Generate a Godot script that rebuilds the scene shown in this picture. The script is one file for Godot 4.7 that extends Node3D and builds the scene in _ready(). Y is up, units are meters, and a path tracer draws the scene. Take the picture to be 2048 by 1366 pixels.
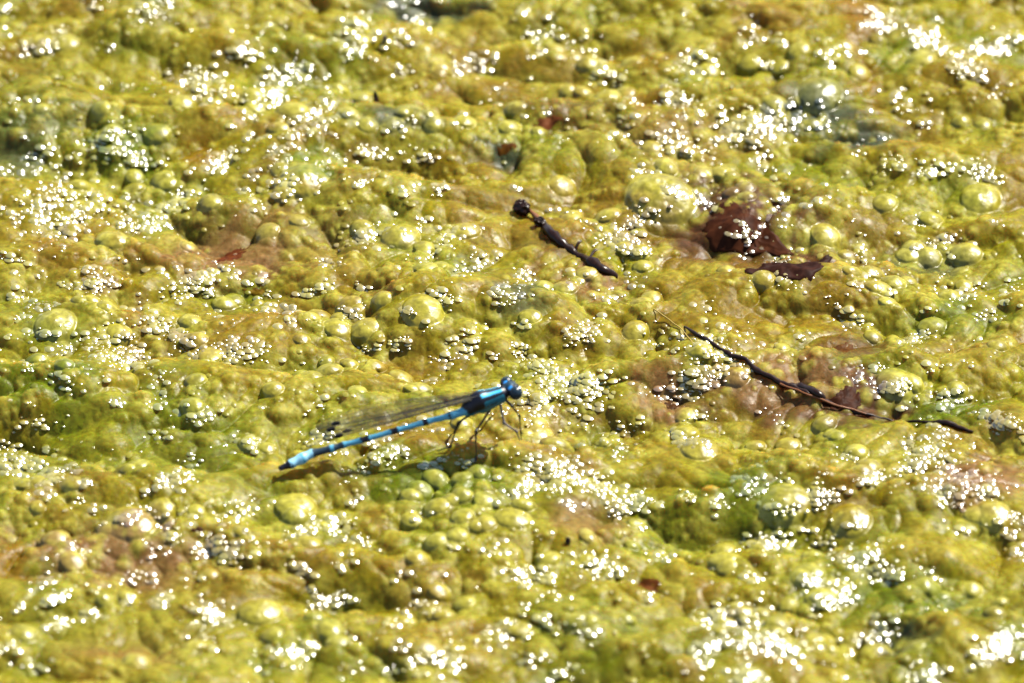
extends Node3D
# A blue damselfly resting on a sunlit mat of blanket weed with gas bubbles. Helpers work in millimetres; meshes are written in metres.

const DIM := Color(0.6, 0.6, 0.6)
const MM := 0.001
const PALE := Color(0.36, 0.32, 0.045)  # thin-film weed colour; on dome tops it also carries painted-in transmitted light
const PITCH := 35.0
const DIST := 1300.0
const WIDE := 120.0

var eye: Vector3
var ahead: Vector3
var over: Vector3
var rng := RandomNumberGenerator.new()
var xs := PackedFloat32Array()
var zs := PackedFloat32Array()
var hs := PackedFloat32Array()
var nx := 0
var nz := 0
var n_wide := FastNoiseLite.new()
var n_pillow := FastNoiseLite.new()
var n_fine := FastNoiseLite.new()
var n_tone := FastNoiseLite.new()
var n_tone2 := FastNoiseLite.new()
var n_dense := FastNoiseLite.new()
var tint := PackedColorArray()
var M := {}

# ---------------------------------------------------------------- helpers
func ground(px: float, py: float, h := 0.0) -> Vector3:          # where the line of sight of a photo point meets the level h (mm)
	var d := ahead + Vector3.RIGHT * ((px - 1024.0) / 2048.0 * WIDE / DIST) + over * ((683.0 - py) / 2048.0 * WIDE / DIST)
	return eye + d * ((h - eye.y) / d.y)

func tag(o: Node, label := "", category := "", group := "", kind := "") -> void:
	if label: o.set_meta("label", label)
	if category: o.set_meta("category", category)
	if group: o.set_meta("group", group)
	if kind: o.set_meta("kind", kind)

func put(called: String, mesh: Mesh, mat: Material, parent: Node = self) -> MeshInstance3D:
	var o := MeshInstance3D.new()
	o.name = called
	o.mesh = mesh
	o.material_override = mat
	parent.add_child(o, true)
	return o

func base(called: String, at: Vector3) -> Node3D:
	var o := Node3D.new()
	o.name = called
	o.position = at * MM
	add_child(o, true)
	return o

func noise(f: float, octaves: int, number: int, kind := FastNoiseLite.TYPE_SIMPLEX_SMOOTH) -> FastNoiseLite:
	var n := FastNoiseLite.new()
	n.noise_type = kind
	n.frequency = f
	n.seed = number
	n.fractal_type = FastNoiseLite.FRACTAL_FBM if octaves > 1 else FastNoiseLite.FRACTAL_NONE
	n.fractal_octaves = octaves
	return n

func mat(c: Color, rough: float, spec := 0.5) -> StandardMaterial3D:   # c is linear
	var m := StandardMaterial3D.new()
	m.albedo_color = c.linear_to_srgb()
	m.roughness = rough
	m.metallic_specular = spec
	return m

func film(c: Color, alpha: float, rough: float, spec := 0.5) -> StandardMaterial3D:
	var m := mat(c, rough, spec)
	m.albedo_color.a = alpha
	m.transparency = BaseMaterial3D.TRANSPARENCY_ALPHA
	return m

func height(x: float, z: float) -> float:
	var i := clampi(xs.bsearch(x) - 1, 0, nx - 2)
	var k := clampi(zs.bsearch(z) - 1, 0, nz - 2)
	var u := clampf((x - xs[i]) / (xs[i + 1] - xs[i]), 0, 1)
	var v := clampf((z - zs[k]) / (zs[k + 1] - zs[k]), 0, 1)
	return lerpf(lerpf(hs[k * nx + i], hs[k * nx + i + 1], u), lerpf(hs[(k + 1) * nx + i], hs[(k + 1) * nx + i + 1], u), v)

func on_mat(px: float, py: float, lift := 0.0) -> Vector3:      # the point of the mat that the photo shows there
	var h := 0.0
	for i in 4:
		var p := ground(px, py, h)
		h = lerpf(h, height(p.x, p.z), 0.8)
	var q := ground(px, py, h)
	return Vector3(q.x, height(q.x, q.z) + lift, q.z)

var domes := []                                                # the big bubbles: centre, half-width, height

func top(x: float, z: float) -> float:                          # height of the mat or of the big bubble there
	var h := height(x, z)
	for d in domes:
		var q: float = (Vector2(x - d[0].x, z - d[0].z) / d[1]).length_squared()
		if q < 1.0:
			h = maxf(h, d[0].y + d[2] * (1.0 - q))
	return h

func on_top(px: float, py: float) -> Vector3:
	var h := 0.0
	for i in 6:
		var p := ground(px, py, h)
		h = lerpf(h, top(p.x, p.z), 0.7)
	var q := ground(px, py, h)
	return Vector3(q.x, top(q.x, q.z), q.z)

func axis(core0: float, core1: float, step: float, near0: float, near1: float, near_step: float, reach: float) -> PackedFloat32Array:
	var a: Array[float] = []
	var x := core0
	while x < core1:
		a.append(x)
		x += step
	while x < near1:
		a.append(x)
		x += near_step
	var s := near_step
	while x < reach:
		a.append(x)
		s *= 1.3
		x += s
	a.append(reach)
	var b: Array[float] = []
	x = core0 - near_step
	while x > near0:
		b.append(x)
		x -= near_step
	s = near_step
	while x > -reach:
		b.append(x)
		s *= 1.3
		x -= s
	b.append(-reach)
	b.reverse()
	return PackedFloat32Array(b + a)

# bulges and hollows of the mat: photo x, y, half-width in photo pixels, half-depth in photo pixels (foreshortened), height mm
const BULGES := [
	[1320, 385, 100, 60, 2.2], [600, 365, 105, 60, 1.4], [1640, 185, 95, 62, 1.6], [1540, 85, 200, 80, 2.0], [1600, 985, 130, 65, 2.2],
	[1400, 905, 80, 50, 1.0], [840, 625, 80, 45, 1.6], [260, 640, 130, 60, 1.5], [80, 790, 110, 50, 1.4], [190, 645, 90, 50, 1.5], [340, 230, 110, 45, 1.0],
	[250, 280, 110, 50, 1.6], [1720, 60, 60, 80, 0.8], [1850, 90, 80, 50, 1.6], [1760, 900, 120, 50, 1.4], [1900, 940, 90, 40, 1.0], [1470, 440, 80, 50, 1.5],
	[1100, 930, 120, 40, 1.2], [880, 830, 160, 40, 0.6], [560, 860, 120, 40, 0.6], [400, 1290, 200, 60, 1.2], [780, 1260, 200, 60, 1.0], [1500, 1260, 180, 60, 1.2],
	[1900, 1290, 120, 70, 1.6], [1150, 1200, 130, 60, 1.2], [240, 990, 110, 45, 1.4], [1420, 720, 100, 60, 1.5], [1900, 330, 110, 60, 1.3], [1250, 470, 60, 50, 1.2],
	[1850, 760, 100, 45, 1.4], [700, 1100, 120, 50, 1.0], [1150, 320, 120, 45, 1.0], [500, 150, 120, 40, 1.0], [850, 180, 160, 50, 0.7],
	[1625, 240, 75, 26, -1.7], [1730, 285, 90, 26, -1.4], [1800, 1285, 60, 26, -2.0], [1000, 320, 60, 18, -1.6], [850, 12, 120, 18, -1.6], [770, 942, 150, 50, 1.5], [640, 935, 90, 40, 0.7],
	[1110, 270, 60, 16, -1.0], [90, 860, 130, 30, -1.2], [1460, 1040, 60, 30, -1.2], [1560, 545, 120, 20, -1.4], [470, 460, 100, 25, -0.8], [1340, 800, 60, 26, -1.4],
	[600, 425, 80, 20, -1.0], [230, 545, 130, 18, -1.0], [1000, 490, 90, 20, -0.9], [1240, 610, 110, 18, -0.9], [640, 1190, 130, 18, -1.2], [1600, 1060, 130, 22, -1.0]]
# colour of the weed itself: photo x, y, half-width, half-depth, tone, share
const PATCHES := [
	[1480, 450, 150, 75, "rust", 0.85], [1600, 530, 120, 40, "rust", 0.75], [440, 500, 130, 50, "brown", 0.7], [210, 1110, 190, 50, "brown", 0.7], [1960, 980, 90, 50, "brown", 0.7],
	[1330, 795, 60, 40, "brown", 0.8], [400, 310, 36, 40, "amber", 0.9], [20, 1110, 50, 36, "amber", 0.9], [1730, 90, 45, 130, "amber", 0.8], [1790, 130, 60, 30, "green", 0.6],
	[80, 780, 120, 50, "green", 0.9], [880, 980, 150, 45, "green", 0.7], [1520, 1000, 130, 50, "green", 0.6], [1830, 1210, 120, 50, "green", 0.8], [1780, 1010, 60, 60, "green", 0.6],
	[1620, 240, 80, 34, "murk", 0.95], [1730, 280, 90, 34, "murk", 0.9], [1000, 310, 50, 22, "murk", 0.8], [850, 10, 130, 26, "murk", 0.8], [800, 265, 90, 26, "murk", 0.6], [100, 245, 90, 30, "murk", 0.4],
	[1810, 1290, 50, 24, "murk", 0.9], [30, 290, 50, 40, "murk", 0.5], [1860, 510, 90, 30, "murk", 0.5], [1050, 620, 60, 30, "murk", 0.5],
	[1900, 640, 110, 30, "green", 0.6], [1880, 820, 130, 26, "green", 0.7], [1120, 540, 60, 30, "amber", 0.6], [1180, 590, 70, 24, "green", 0.5], [860, 880, 100, 40, "amber", 0.5],
	[640, 350, 70, 40, "green", 0.7], [250, 290, 80, 40, "green", 0.7], [1180, 1050, 70, 40, "brown", 0.5], [1300, 130, 60, 40, "amber", 0.5], [1280, 225, 60, 30, "amber", 0.6],
	[900, 340, 120, 30, "amber", 0.5], [1130, 240, 80, 30, "rust", 0.45], [1700, 700, 60, 40, "rust", 0.6], [1580, 790, 140, 36, "rust", 0.7], [1700, 790, 90, 50, "rust", 0.6], [1190, 565, 60, 36, "brown", 0.7], [1110, 500, 60, 30, "rust", 0.4], [1640, 800, 150, 50, "rust", 0.9], [1560, 770, 110, 50, "brown", 0.6], [260, 1300, 120, 30, "brown", 0.5],
	[1500, 620, 220, 90, "amber", 0.45], [1350, 300, 160, 60, "brown", 0.35], [560, 480, 200, 60, "brown", 0.35], [1180, 440, 120, 60, "amber", 0.4], [1700, 1000, 120, 50, "amber", 0.4], [1950, 180, 90, 70, "amber", 0.45],
	[300, 900, 260, 70, "green", 0.4], [60, 200, 120, 70, "green", 0.35], [1300, 1300, 260, 60, "green", 0.3], [500, 650, 100, 40, "amber", 0.4], [120, 480, 150, 30, "amber", 0.4], [760, 700, 200, 30, "amber", 0.4], [850, 1280, 120, 40, "amber", 0.35], [200, 1250, 250, 50, "yellow", 0.5], [1200, 880, 60, 40, "green", 0.4]]
# wet froth that glitters: photo x, y, half-width, number of beads
const FROTH := [
	[400, 165, 60, 30], [550, 175, 75, 50], [480, 105, 45, 20], [620, 240, 65, 46], [720, 40, 40, 14], [700, 95, 36, 18], [220, 275, 60, 30], [260, 310, 60, 24], [80, 410, 90, 46], [140, 445, 70, 34],
	[280, 440, 60, 36], [440, 320, 50, 22], [560, 300, 36, 10], [640, 335, 34, 14], [360, 400, 44, 20], [230, 705, 85, 60], [330, 655, 65, 36], [480, 705, 50, 24], [400, 560, 65, 36], [190, 570, 50, 22],
	[40, 920, 65, 60], [110, 950, 50, 30], [270, 1030, 32, 26], [350, 960, 44, 26], [440, 1095, 50, 26], [600, 1065, 34, 10], [660, 1045, 44, 32], [600, 1140, 22, 20], [740, 925, 46, 6], [770, 900, 50, 8],
	[650, 885, 44, 24], [1110, 760, 75, 46], [1180, 775, 55, 46], [1080, 800, 44, 22], [1100, 945, 75, 60], [1050, 975, 44, 22], [1185, 965, 55, 34], [1250, 1010, 34, 14], [1285, 1000, 34, 16], [1385, 885, 40, 40],
	[1240, 480, 55, 46], [1280, 440, 40, 18], [1420, 690, 90, 60], [1390, 760, 65, 40], [1490, 455, 44, 16], [1530, 482, 36, 14], [1560, 520, 34, 8], [1540, 240, 80, 56], [1470, 260, 60, 36], [1360, 290, 60, 22],
	[1350, 200, 44, 20], [1390, 150, 34, 10], [1200, 130, 60, 14], [1080, 70, 34, 10], [1340, 370, 36, 24], [1400, 400, 26, 12], [1760, 40, 50, 26], [1850, 80, 44, 22], [1980, 95, 50, 26], [1930, 130, 50, 34],
	[1700, 640, 34, 12], [1780, 770, 44, 30], [1830, 680, 34, 16], [1900, 795, 34, 18], [2000, 840, 44, 30], [1930, 590, 34, 14], [1960, 345, 44, 18], [1870, 340, 34, 16], [1850, 905, 55, 34], [1820, 935, 44, 18],
	[1640, 990, 36, 26], [1740, 955, 34, 18], [1945, 965, 60, 40], [1890, 990, 44, 24], [1540, 1085, 44, 28], [1730, 1110, 34, 16], [1780, 1150, 36, 16], [1640, 1175, 44, 26], [1450, 1235, 65, 44], [1520, 1280, 65, 56],
	[1560, 1300, 44, 30], [1420, 1290, 44, 20], [1745, 1270, 50, 26], [1990, 1300, 50, 44], [2010, 1270, 34, 24], [1500, 1345, 44, 16], [1850, 1350, 44, 22], [320, 1200, 26, 14], [110, 1195, 26, 18], [180, 1230, 26, 18],
	[420, 1225, 34, 18], [655, 1205, 36, 16], [590, 1300, 44, 16], [880, 1315, 50, 24], [940, 130, 60, 12], [890, 470, 50, 20], [740, 470, 40, 24], [950, 530, 44, 12], [880, 590, 40, 16], [1000, 590, 40, 12],
	[560, 620, 60, 20], [100, 620, 44, 10], [1160, 660, 50, 12], [920, 700, 60, 14], [1060, 720, 40, 12], [820, 60, 60, 12], [100, 80, 40, 12], [300, 20, 50, 12], [1050, 1150, 60, 18], [1200, 1130, 60, 18], [1000, 1260, 60, 16], [480, 1020, 50, 14]]
# the bubbles one can point to: photo x, y, half-width in photo pixels, film number, label
const NAMED := [
	[1322, 382, 80, 1, "largest pale gas bubble, a wide dome above the twig's seed head end"], [1700, 1035, 52, 0, "big yellow green bubble with one bright glint, lower right of the mat"],
	[1985, 1022, 42, 3, "large greenish bubble beside the brown patch at the right edge"], [1640, 175, 55, 0, "large olive bubble rising above the dark pool of water"],
	[590, 1000, 48, 1, "pale bubble with glints just below the damselfly's tail"], [845, 612, 50, 1, "pale round bubble in the weed midway above the damselfly"],
	[1025, 1030, 44, 0, "yellow bubble below the damselfly's long straight leg"], [600, 350, 60, 0, "broad yellow green bubble over a dark hollow, upper left"],
	[110, 640, 52, 1, "wide pale bubble with fine froth, left edge at mid height"], [1400, 890, 48, 1, "wide bubble crowned with one dazzling glint, below the long stem"],
	[735, 245, 26, 3, "grey bubble, left one of a touching pair in the grey hollow"], [785, 243, 28, 3, "grey bubble, right one of a touching pair in the grey hollow"],
	[1650, 465, 36, 1, "pale bubble right of the large rotting leaf"], [1770, 400, 32, 1, "round pale bubble standing alone right of the rotting leaf's tip"],
	[1560, 130, 22, 3, "small dark ringed bubble on the smooth swell at upper right"], [1500, 115, 30, 1, "pale bubble left of the dark ringed bubble at upper right"],
	[1790, 760, 46, 1, "frothy bubble right of the brown triangular leaf"], [1960, 390, 50, 1, "large frothy bubble near the right edge above the bare stem"],
	[1570, 1000, 60, 0, "long yellow green swelling bubble left of the big one at lower right"], [50, 1260, 34, 3, "glassy grey bubble near the lower left corner"],
	[665, 1245, 16, 3, "tiny dark ringed bubble in the fold below centre left"], [85, 85, 34, 3, "grey glassy bubble near the upper left corner"], [130, 80, 34, 1, "pale bubble touching the grey one near the upper left corner"],
	[82, 215, 18, 1, "little bright bead bubble on the left, above the green swell"], [880, 130, 24, 1, "pale bubble with a glint among the rows at top centre"], [905, 140, 20, 3, "small bubble tucked right of the pale one at top centre"],
	[1130, 570, 30, 1, "pale bubble below the twig's lower end"], [1060, 630, 26, 3, "greyish bubble left below the twig in the foam"], [800, 465, 48, 1, "frosted bubble with a row of glints, left of the twig"],
	[930, 455, 36, 1, "bubble with a bright crown between twig and frosted bubble"], [520, 1215, 50, 0, "oval yellow bubble on the lower left slope"], [260, 1035, 60, 0, "wide yellow bubble with the brightest glint at lower left"]]

func _ready() -> void:
	rng.seed = 20240607
	# ---- camera, sky, sun, exposure
	var a := deg_to_rad(PITCH)
	eye = Vector3(0, sin(a), cos(a)) * DIST
	ahead = -Vector3(0, sin(a), cos(a))
	over = Vector3(0, cos(a), -sin(a))
	var cam := Camera3D.new()
	cam.name = "camera"
	add_child(cam)
	cam.position = eye * MM
	cam.look_at_from_position(eye * MM, Vector3.ZERO, Vector3.UP)
	cam.fov = rad_to_deg(2.0 * atan(WIDE * 683.0 / 1024.0 * 0.5 / DIST))
	cam.near = 0.05
	cam.far = 200.0
	cam.current = true
	var lens := CameraAttributesPhysical.new()
	lens.frustum_focal_length = 12.0 / tan(deg_to_rad(cam.fov) * 0.5)
	lens.frustum_focus_distance = DIST * MM
	lens.frustum_near = 0.05
	lens.frustum_far = 200.0
	lens.exposure_aperture = 27.0
	cam.attributes = lens
	var env := Environment.new()
	env.background_mode = Environment.BG_SKY
	var sm := ProceduralSkyMaterial.new()
	sm.sky_top_color = Color(0.42, 0.50, 0.63)
	sm.sky_horizon_color = Color(0.78, 0.80, 0.81)
	sm.ground_bottom_color = Color(0.10, 0.12, 0.05)
	sm.ground_horizon_color = Color(0.25, 0.28, 0.16)
	sm.sky_energy_multiplier = 0.88
	var sky := Sky.new()
	sky.sky_material = sm
	env.sky = sky
	env.tonemap_mode = Environment.TONE_MAPPER_LINEAR
	env.tonemap_exposure = 6.25
	env.sdfgi_enabled = true
	env.ssao_enabled = true
	env.ssil_enabled = true
	var we := WorldEnvironment.new()
	we.name = "world"
	we.environment = env
	add_child(we)
	var sun := DirectionalLight3D.new()
	sun.name = "sun"
	sun.light_energy = 1.6
	sun.light_color = Color(1.0, 0.975, 0.93)
	sun.light_angular_distance = 0.53
	sun.shadow_enabled = true
	add_child(sun)
	var el := deg_to_rad(51.0)
	var az := deg_to_rad(50.0)
	var to_sun := Vector3(sin(az) * cos(el), sin(el), -cos(az) * cos(el))
	sun.look_at_from_position(Vector3.ZERO, -to_sun, Vector3.UP)

	materials()
	weed_mat()
	water()
	bubbles()
	damselfly()
	debris()

# ---------------------------------------------------------------- materials
func bead_map(side: int, count: int, r0: float, r1: float, number: int) -> ImageTexture:    # normals of tiny beads and threads, wrapping
	var r := RandomNumberGenerator.new()
	r.seed = number
	var f := PackedFloat32Array()
	f.resize(side * side)
	for i in count:
		var cx := r.randi_range(0, side - 1)
		var cy := r.randi_range(0, side - 1)
		var rad := lerpf(r0, r1, pow(r.randf(), 2.5))
		var n := int(ceil(rad))
		for dy in range(-n, n + 1):
			for dx in range(-n, n + 1):
				var q := 1.0 - (dx * dx + dy * dy) / (rad * rad)
				if q > 0.0:
					var at := ((cy + dy) & (side - 1)) * side + ((cx + dx) & (side - 1))
					f[at] = maxf(f[at], rad * 0.55 * sqrt(q))
	for i in 900:                                                # threads of weed
		var x := r.randf() * side
		var y := r.randf() * side
		var d := r.randf_range(-0.6, 0.6)
		for s in 90:
			x += cos(d)
			y += sin(d)
			d += r.randf_range(-0.12, 0.12)
			for w in [-1, 0, 1]:
				var at: int = ((int(y) + w) & (side - 1)) * side + (int(x) & (side - 1))
				f[at] = maxf(f[at], 0.9 if w == 0 else 0.5)
	var px := PackedByteArray()
	px.resize(side * side * 3)
	for y in side:
		var up := ((y - 1) & (side - 1)) * side
		var dn := ((y + 1) & (side - 1)) * side
		for x in side:
			var gx := f[y * side + ((x + 1) & (side - 1))] - f[y * side + ((x - 1) & (side - 1))]
			var gy := f[dn + x] - f[up + x]
			var v := Vector3(-gx * 0.5, gy * 0.5, 1.0).normalized()
			var o := (y * side + x) * 3
			px[o] = int(v.x * 127.0 + 128.0)
			px[o + 1] = int(v.y * 127.0 + 128.0)
			px[o + 2] = int(v.z * 127.0 + 128.0)
	return ImageTexture.create_from_image(Image.create_from_data(side, side, false, Image.FORMAT_RGB8, px))

func noise_tex(f: float, lo: Color, hi: Color, number: int, side := 1024) -> NoiseTexture2D:
	var t := NoiseTexture2D.new()
	t.width = side
	t.height = side
	t.seamless = true
	var n := noise(f, 5, number)
	t.noise = n
	var g := Gradient.new()
	g.set_color(0, lo)
	g.set_color(1, hi)
	t.color_ramp = g
	return t

func materials() -> void:
	var beads := bead_map(1024, 9000, 2.0, 7.0, 5)
	var m := mat(Color(1, 1, 1), 1.0, 0.2)
	m.vertex_color_use_as_albedo = true
	m.normal_enabled = true
	m.normal_texture = beads
	m.normal_scale = 0.22
	m.albedo_texture = noise_tex(0.05, Color(0.68, 0.67, 0.52), Color(1, 1, 1), 11)
	m.roughness_texture = noise_tex(0.012, Color(0.28, 0.28, 0.28), Color(0.7, 0.7, 0.7), 12)
	m.roughness_texture_channel = BaseMaterial3D.TEXTURE_CHANNEL_RED
	m.backlight_enabled = true
	m.backlight = Color(0.9, 0.9, 0.9)
	m.subsurf_scatter_enabled = true
	m.subsurf_scatter_strength = 0.2
	m.albedo_color = DIM.linear_to_srgb()
	M.weed = m
	var skin: StandardMaterial3D = m.duplicate()                  # the same weed, stretched wet and thin over gas
	skin.roughness_texture = noise_tex(0.05, Color(0.26, 0.26, 0.26), Color(0.48, 0.48, 0.48), 13, 512)
	skin.metallic_specular = 0.3
	skin.backlight = Color(0.5, 0.5, 0.5)
	skin.subsurf_scatter_enabled = false
	skin.normal_scale = 0.16
	skin.albedo_color = Color(0.52, 0.53, 0.5).linear_to_srgb()
	M.skin = skin
	M.water = film(Color(0.03, 0.032, 0.010), 0.5, 0.05)
	M.blister = mat(DIM, 0.36, 0.32)
	M.blister.vertex_color_use_as_albedo = true
	M.blister.backlight_enabled = true
	M.blister.backlight = Color(1, 1, 1)
	M.bead = mat(DIM, 0.25, 0.6)
	M.bead.vertex_color_use_as_albedo = true
	M.bead.clearcoat_enabled = true
	M.bead.clearcoat = 0.8
	M.bead.clearcoat_roughness = 0.24
	M.bead.backlight_enabled = true
	M.bead.backlight = Color(0.7, 0.7, 0.7)
	var body := mat(DIM, 0.42, 0.28)
	body.vertex_color_use_as_albedo = true
	M.body = body
	M.eye = mat(Color(0.003, 0.008, 0.013), 0.3, 0.25)
	M.wing = film(Color(0.10, 0.08, 0.04), 0.12, 0.15, 0.22)
	M.vein = mat(Color(0.03, 0.025, 0.015), 0.4)
	M.spot = mat(Color(0.003, 0.003, 0.004), 0.6, 0.15)

func tone(c: String) -> Color:
	match c:
		"green": return Color(0.115, 0.140, 0.003)
		"brown": return Color(0.21, 0.112, 0.036)
		"rust": return Color(0.09, 0.036, 0.012)
		"amber": return Color(0.20, 0.115, 0.003)
		"murk": return Color(0.055, 0.065, 0.032)
		"pale": return Color(0.25, 0.23, 0.055)
	return Color(0.21, 0.185, 0.012)

# ---------------------------------------------------------------- the mat of weed
func raw_height(x: float, z: float) -> float:
	var wx := x + 4.0 * n_wide.get_noise_2d(x * 1.7 + 90.0, z * 1.7)
	var wz := z + 4.0 * n_wide.get_noise_2d(x * 1.7, z * 1.7 - 70.0)
	var p := absf(n_pillow.get_noise_2d(wx * 0.8 + wz * 0.25, wz))
	var q := absf(n_pillow.get_noise_2d(wx * 2.1 + 300.0, wz * 2.3))
	return 1.7 * n_wide.get_noise_2d(x, z) + 2.4 * n_wide.get_noise_2d(x * 0.9 + z * 0.7 + 400.0, z * 2.6 - x * 0.5) + 1.9 * sqrt(p + 0.03) + 0.7 * sqrt(q + 0.05) - 1.1 + 0.12 * n_fine.get_noise_2d(x, z)

func weed_mat() -> void:
	n_wide = noise(0.022, 2, 3)
	n_pillow = noise(0.07, 1, 8)
	n_fine = noise(0.42, 2, 9)
	n_tone = noise(0.045, 3, 21)
	n_tone2 = noise(0.13, 3, 22)
	n_dense = noise(0.06, 2, 33)
	xs = axis(-67, 67, 0.17, -105, 105, 0.42, 6000)
	zs = axis(-86, 78, 0.20, -130, 115, 0.45, 6000)
	nx = xs.size()
	nz = zs.size()
	hs.resize(nx * nz)
	var reach := 135.0
	for k in nz:
		var z := zs[k]
		for i in nx:
			hs[k * nx + i] = raw_height(xs[i], z) if absf(xs[i]) < reach and absf(z) < reach else 0.6 * n_wide.get_noise_2d(xs[i] * 0.3, z * 0.3)
	tint.resize(nx * nz)
	for k in nz:
		var z := zs[k]
		for i in nx:
			var x := xs[i]
			var t := n_tone.get_noise_2d(x, z)
			var u := n_tone2.get_noise_2d(x, z)
			var c := Color(0.232, 0.192, 0.006)
			c = c.lerp(Color(0.155, 0.165, 0.004), clampf(t * 3.0 - 0.1, 0, 0.85))
			c = c.lerp(Color(0.20, 0.115, 0.010), clampf(-t * 3.0 - 0.4, 0, 0.7))
			c = c.lerp(Color(0.31, 0.275, 0.03), clampf(u * 2.0 - 0.1, 0, 0.75))
			tint[k * nx + i] = c.lerp(Color(0.17, 0.13, 0.008), clampf(-u * 2.0 - 0.2, 0, 0.6))
	for b in BULGES:
		var p := ground(b[0], b[1])
		var rx: float = b[2] / 17.07
		var rz: float = b[3] / 17.07 / sin(deg_to_rad(PITCH))
		lump(p.x, p.z, rx * 1.35, rz * 1.35, b[4] * (0.7 if b[4] > 0.0 else 0.85))
	for b in PATCHES:
		var p := ground(b[0], b[1])
		var rx: float = b[2] / 17.07 * 1.55
		var rz: float = b[3] / 17.07 / sin(deg_to_rad(PITCH)) * 1.55
		var c := tone(b[4])
		for k in range(zs.bsearch(p.z - rz), zs.bsearch(p.z + rz)):
			for i in range(xs.bsearch(p.x - rx), xs.bsearch(p.x + rx)):
				var d := Vector2((xs[i] - p.x) / rx, (zs[k] - p.z) / rz).length() + 0.45 * n_tone2.get_noise_2d(xs[i] * 1.6, zs[k] * 1.6)
				if d < 1.0:
					tint[k * nx + i] = tint[k * nx + i].lerp(c, smoothstep(1.0, 0.3, d) * minf(1.0, b[5] * 1.45))
	# gas under the film: small domes pressed into the sheet
	var ground_level := hs.duplicate()
	for n in 26000:
		var x := rng.randf_range(-100, 100)
		var z := rng.randf_range(-125, 112)
		var dense := n_dense.get_noise_2d(x, z)
		var r := 0.28 + 0.95 * pow(rng.randf(), 2.6)
		if rng.randf() > 0.62 + dense * 2.6:
			continue
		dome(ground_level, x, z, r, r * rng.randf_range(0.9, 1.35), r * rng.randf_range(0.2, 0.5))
	for n in 2600:                                                # broader soft swellings
		var x := rng.randf_range(-100, 100)
		var z := rng.randf_range(-125, 112)
		if rng.randf() > 0.55 + n_dense.get_noise_2d(x + 300.0, z) * 1.6:
			continue
		var r := 0.9 + 1.5 * pow(rng.randf(), 2.0)
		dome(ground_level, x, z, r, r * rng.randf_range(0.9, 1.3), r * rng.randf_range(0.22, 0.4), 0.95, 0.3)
	for b in NAMED:                                               # an even bed round each of the big bubbles
		var r: float = b[2] / 17.07
		var p := on_mat(b[0], b[1] + b[2] * 0.2)
		var bed := 0.0
		for i in 24:
			bed += height(p.x + cos(TAU * i / 24.0) * r * 1.4, p.z + sin(TAU * i / 24.0) * r * 1.4) / 24.0
		for k in range(zs.bsearch(p.z - r * 2.2), zs.bsearch(p.z + r * 2.2)):
			for i in range(xs.bsearch(p.x - r * 2.2), xs.bsearch(p.x + r * 2.2)):
				var d := Vector2(xs[i] - p.x, zs[k] - p.z).length() / r
				hs[k * nx + i] = lerpf(hs[k * nx + i], bed, smoothstep(1.7, 0.7, d) * 0.6)
	var pos := PackedVector3Array()
	var nor := PackedVector3Array()
	var uvs := PackedVector2Array()
	pos.resize(nx * nz)
	nor.resize(nx * nz)
	uvs.resize(nx * nz)
	var ix := PackedInt32Array()
	ix.resize((nx - 1) * (nz - 1) * 6)
	var o := 0
	for k in nz:
		var z := zs[k]
		var k0 := maxi(k - 1, 0)
		var k1 := mini(k + 1, nz - 1)
		var dz := zs[k1] - zs[k0]
		for i in nx:
			var at := k * nx + i
			var i0 := maxi(i - 1, 0)
			var i1 := mini(i + 1, nx - 1)
			pos[at] = Vector3(xs[i], hs[at], z) * MM
			nor[at] = Vector3(-(hs[k * nx + i1] - hs[k * nx + i0]) / (xs[i1] - xs[i0]), 1.0, -(hs[k1 * nx + i] - hs[k0 * nx + i]) / dz).normalized()
			uvs[at] = Vector2(xs[i] / 52.0, z / 52.0)
			if i < nx - 1 and k < nz - 1:
				ix[o] = at
				ix[o + 1] = at + 1
				ix[o + 2] = at + nx
				ix[o + 3] = at + 1
				ix[o + 4] = at + nx + 1
				ix[o + 5] = at + nx
				o += 6
	var arr := []
	arr.resize(Mesh.ARRAY_MAX)
	arr[Mesh.ARRAY_VERTEX] = pos
	arr[Mesh.ARRAY_NORMAL] = nor
	arr[Mesh.ARRAY_TEX_UV] = uvs
	arr[Mesh.ARRAY_COLOR] = tint
	arr[Mesh.ARRAY_INDEX] = ix
	var mesh := ArrayMesh.new()
	mesh.add_surface_from_arrays(Mesh.PRIMITIVE_TRIANGLES, arr)
	var w := put("algae_ground", mesh, M.weed)
	tag(w, "yellow green mat of blanket weed covering the pond", "algae", "", "structure")

func lump(cx: float, cz: float, rx: float, rz: float, h: float) -> void:
	for k in range(zs.bsearch(cz - rz), zs.bsearch(cz + rz)):
		for i in range(xs.bsearch(cx - rx), xs.bsearch(cx + rx)):
			var d := Vector2((xs[i] - cx) / rx, (zs[k] - cz) / rz).length_squared()
			d *= 1.0 + 0.5 * n_tone2.get_noise_2d(xs[i], zs[k])
			if d < 1.0:
				hs[k * nx + i] += h * (1.0 - d) * (1.0 - d)

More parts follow.
